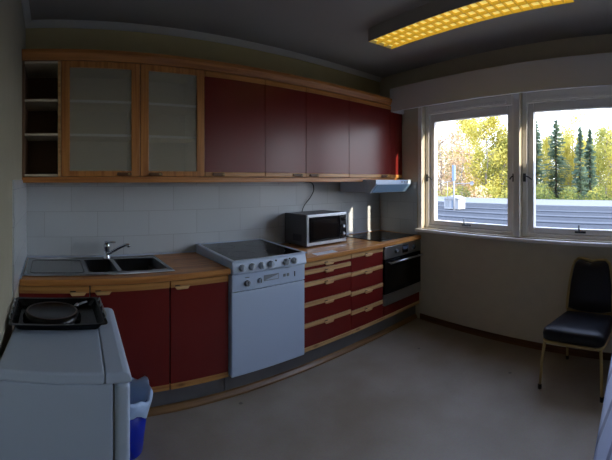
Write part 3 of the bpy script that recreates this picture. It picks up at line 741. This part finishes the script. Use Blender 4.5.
BARK = mat('birch_bark', srgb(142,136,128), .8, var=.25, vscale=6, stretch=(1,1,4))
BARKD = mat('spruce_bark', srgb(69,57,47), .9)
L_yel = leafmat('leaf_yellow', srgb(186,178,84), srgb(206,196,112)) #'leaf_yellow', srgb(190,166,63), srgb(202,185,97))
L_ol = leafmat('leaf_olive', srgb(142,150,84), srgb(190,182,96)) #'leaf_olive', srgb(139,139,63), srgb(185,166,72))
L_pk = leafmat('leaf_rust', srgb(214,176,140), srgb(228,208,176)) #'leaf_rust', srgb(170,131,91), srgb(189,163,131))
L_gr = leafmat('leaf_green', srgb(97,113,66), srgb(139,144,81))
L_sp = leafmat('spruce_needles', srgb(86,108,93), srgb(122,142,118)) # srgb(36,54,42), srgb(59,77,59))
def birch(name, label, cat, h, cw, leaf, seed, dens=2200, group=None, low=.22, bark=BARK, lf=.13):
    rn = random.Random(seed)
    r = thing(name, label, cat, (0,0,GZ), 0, group)
    m = MB(); tp = [(0,0,-.02)]
    for i in range(1, 9): tp.append((rn.gauss(0,.05)*i*.5, rn.gauss(0,.05)*i*.5, h*i/8.2))
    m.tube(tp, [.13*(1-.11*i) for i in range(9)], 7)
    tips = []
    for i in range(34):
        t = rn.uniform(low, .97); k = min(7, int(t*8.2)); b0 = Vector(tp[k]).lerp(Vector(tp[min(8, k+1)]), t*8.2-k if k < 8 else 0)
        a = rn.uniform(0, 2*PI); L0 = cw*(.35+.65*math.sin(PI*min(1, (t-low)/(1-low)*.85+.15)))*rn.uniform(.6,1)
        e = b0+Vector((math.cos(a)*L0, math.sin(a)*L0, L0*rn.uniform(.35,.9)))
        mid = b0.lerp(e, .5)+Vector((0,0,.1*L0)); m.tube([b0, mid, e], [.03,.018,.006], 4)
        for q in range(4): tips.append(b0.lerp(e, .4+.2*q))
    m.build('trunk', bark, r)
    m = MB()
    for i in range(dens):
        c = rn.choice(tips)+Vector((rn.gauss(0,.3), rn.gauss(0,.3), rn.gauss(-.1,.34)))
        u = Vector((rn.gauss(0,1), rn.gauss(0,1), rn.gauss(0,1))).normalized(); v = u.orthogonal().normalized(); s = lf*rn.uniform(.5,1.2)
        m.quad(c-u*s*.5, c+v*s*.4, c+u*s*.5, c-v*s*.4)
    m.build('foliage', leaf, r, normals=False)
    return r
def spruce(name, label, h, rb, seed, group=None):
    rn = random.Random(seed)
    r = thing(name, label, 'tree', (0,0,GZ), 0, group)
    MB().tube([(0,0,-.02),(0,0,h*.5),(0,0,h)], [.16,.09,.012], 7).build('trunk', BARKD, r)
    m = MB(); nb = int(h*44)
    for i in range(nb):
        t = (i+rn.random())/nb; z = h*(.05+.95*t); a = rn.uniform(0, 2*PI)
        L0 = (rb*(1-t)**.75*(.8+.3*math.sin(t*23+seed)*rn.random())+.05)*rn.uniform(.55,1.1)
        d = Vector((math.cos(a), math.sin(a), 0)); s_ = Vector((-d.y, d.x, 0))
        for q in range(6):
            f = (q+.6)/6; c = Vector((0,0,z))+d*L0*f+Vector((0,0,-.3*L0*f+.22*L0*f*f)); wq = L0*.2*(1.1-f)+.05
            for sg in (-1,1):
                p = c+s_*sg*wq*rn.uniform(.7,1.3)+d*.12*L0+Vector((0,0,-rn.uniform(.02,.14)))
                m.quad(c-d*.04, c+d*.07, p+d*.04, p-d*.03)
    m.build('foliage', L_sp, r, normals=False)
    return r
def put(o, px, d, rz=0): x, y = polar(px, d); o.location = (x, y, GZ); o.rotation_euler = (0,0,rz)
sp1 = spruce('spruce_tree', 'dark slender spruce with pointed tip at the left edge of the right window', 8.2, 1.6, 1); put(sp1, 536, 27)
def cp(o, px, d, rz, label, group=None, sc=1.0, xy=1.0):
    x, y = polar(px, d); return copy_tree(o, (x, y, GZ), rz, label, group, (sc*xy, sc*xy, sc))
sp2 = spruce('spruce_tree', 'tall broad spruce with loose open branches in the right window', 8.6, 2.3, 2); put(sp2, 556, 29)
sp3 = spruce('spruce_tree', 'left of the paired narrow dark spruces in the right window', 7.6, 1.05, 3); put(sp3, 580, 26)
cp(sp3, 590, 26.6, 2.0, 'right of the paired narrow dark spruces in the right window', sc=.99)
g = 'birch wood beyond the flat roof'
b1 = birch('birch_tree', 'bright yellow round-crowned birch in the middle of the left window', 'tree', 8.4, 1.9, L_yel, 11, 6000, lf=.18); put(b1, 487, 27)
b2 = birch('birch_tree', 'olive-leaved tree at the right side of the left window', 'tree', 7.8, 1.8, L_ol, 12, 5500, lf=.18); put(b2, 503, 28)
b3 = birch('birch_tree', 'thin rusty half-bare birch at the left of the left window', 'tree', 7.6, 1.4, L_pk, 13, 2000, lf=.15); put(b3, 441, 27)
b4 = birch('birch_tree', 'tall pale yellow birch behind the paired spruces in the right window', 'tree', 9.6, 2.2, L_yel, 14, 5000, lf=.17); put(b4, 575, 32)
b5 = birch('birch_tree', 'green-yellow birch at the right edge of the right window', 'tree', 8.0, 1.8, L_ol, 15, 5000, lf=.17); put(b5, 606, 29)
cp(b3, 452, 28, 1.1, 'pale rusty birch just behind the antenna mast', sc=1.0)
cp(b1, 470, 31, 2.2, 'tall yellow birch left of the round-crowned one in the left window', sc=1.06)
cp(b3, 462, 26, 3.0, 'short rusty birch right of the antenna mast', sc=.86)
sp4 = spruce('spruce_tree', 'dim green spruce by the right frame of the left window', 8.0, 1.3, 5); put(sp4, 499, 31)
rn = random.Random(77)
srcs = [b1, b2, b3, b5, b4]
lab = 'autumn birch in the dense row of wood beyond the flat roof'
for row, (d_, sc) in enumerate(((31.5,.78),(35,.88),(38.5,.98),(42,1.06))):
    for i in range(8):
        px = 420+i*30+row*9; o = srcs[rn.choice([2,2,0,1,3] if px < 480 else [0,1,3,1,3])]
        cp(o, px+rn.uniform(-2,2), d_+rn.uniform(-.3,.3), rn.uniform(0,6), lab, g, sc*rn.uniform(.95,1.05), .62)
for i in range(7):
    cp(sp1, 530+i*16+rn.uniform(-2,2), 33.3+(i%2)*3.5, rn.uniform(0,6), 'background spruce deep in the wood beyond the flat roof', 'background spruces', rn.uniform(.85,1.0))
# undergrowth bushes
def bush(label, leaf, seed, n=1500, group=None):
    rn = random.Random(seed); r = thing('bush', label, 'bush', (0,0,GZ), 0, group)
    m = MB()
    for i in range(9):
        a = rn.uniform(0, 6.3); m.tube([(0,0,0),(.3*math.cos(a),.3*math.sin(a),1.2),(.7*math.cos(a),.7*math.sin(a),rn.uniform(2.0,3.0))], [.03,.02,.006], 4)
    m.build('stems', BARKD, r)
    m = MB()
    for i in range(n):
        a = rn.uniform(0, 6.3); q = .95*rn.random()**.6; z = rn.uniform(.2, 3.4)*(1-(q/1.1)**2*.5)
        c = Vector((q*math.cos(a), q*math.sin(a), z)); u = Vector((rn.gauss(0,1), rn.gauss(0,1), rn.gauss(0,1))).normalized(); v = u.orthogonal().normalized(); s = .16*rn.uniform(.5,1.2)
        m.quad(c-u*s*.5, c+v*s*.4, c+u*s*.5, c-v*s*.4)
    m.build('foliage', leaf, r, normals=False); return r
bs = [bush('leafy bush in the undergrowth at the foot of the wood', lf_, 30+i, group='undergrowth bushes') for i, lf_ in enumerate((L_gr, L_ol, L_pk))]
for i, o in enumerate(bs): put(o, 420+i*30, 22.3)
for i in range(14):
    x, y = polar(510+i*30 if i < 5 else 434+(i-5)*27, 22.3 if i < 5 else 24.6); copy_tree(bs[rn.choice([0,0,1,1,2])], (x, y, GZ), rn.uniform(0,6), scale=(1.1,1.1,rn.uniform(.8,1.05)))

# ------------------------------------------------------------------ light
w = bpy.data.worlds.new('sky'); S.world = w; w.use_nodes = True; nt = w.node_tree; N = nt.nodes; Lk = nt.links
bg = N['Background']; tc = N.new('ShaderNodeTexCoord'); sx = N.new('ShaderNodeSeparateXYZ'); Lk.new(tc.outputs['Generated'], sx.inputs[0])
cr = N.new('ShaderNodeValToRGB'); e = cr.color_ramp.elements
e[0].position = 0; e[0].color = (.35,.36,.35,1); e[1].position = 1; e[1].color = (.42,.52,.80,1)
for p, c in ((.49,(.4,.4,.4,1)),(.5,(.95,.97,1,1)),(.56,(.85,.93,1,1)),(.68,(.66,.76,.98,1))):
    q = e.new(p); q.color = c
mr = N.new('ShaderNodeMapRange'); mr.inputs[1].default_value = -1; mr.inputs[2].default_value = 1
Lk.new(sx.outputs[2], mr.inputs[0]); Lk.new(mr.outputs[0], cr.inputs[0]); Lk.new(cr.outputs[0], bg.inputs[0]); bg.inputs[1].default_value = 3.2
sun = bpy.data.lights.new('sun', 'SUN'); sun.energy = 5.5; sun.color = (1, .86, .66); sun.angle = math.radians(.53)
so = bpy.data.objects.new('sun', sun); COL.objects.link(so); so.location = (6, -10, 6)
so.rotation_euler = Vector((-.13, 1, -.41)).to_track_quat('-Z', 'Y').to_euler()

# ------------------------------------------------------------------ camera: cylindrical panorama
c = bpy.data.cameras.new('camera'); co = bpy.data.objects.new('camera', c); COL.objects.link(co); S.camera = co
c.type = 'PANO'; c.panorama_type = 'CENTRAL_CYLINDRICAL'
F, FYV, V0 = 376., 357., 180.
c.central_cylindrical_range_u_min = -306/F; c.central_cylindrical_range_u_max = 306/F
c.central_cylindrical_range_v_min = -(460-V0)/FYV; c.central_cylindrical_range_v_max = V0/FYV
c.central_cylindrical_radius = 1.0
c.clip_start = .02; c.clip_end = 300
co.location = (.19, -2.76, 1.5); co.rotation_euler = (PI/2, 0, -.677)
S.view_settings.view_transform = 'Standard'; S.view_settings.look = 'None'; S.view_settings.gamma = 1; S.view_settings.exposure = .95
S.cycles.use_denoising = True; S.cycles.max_bounces = 8; S.cycles.diffuse_bounces = 5; S.cycles.transparent_max_bounces = 12
S.cycles.sample_clamp_indirect = 4
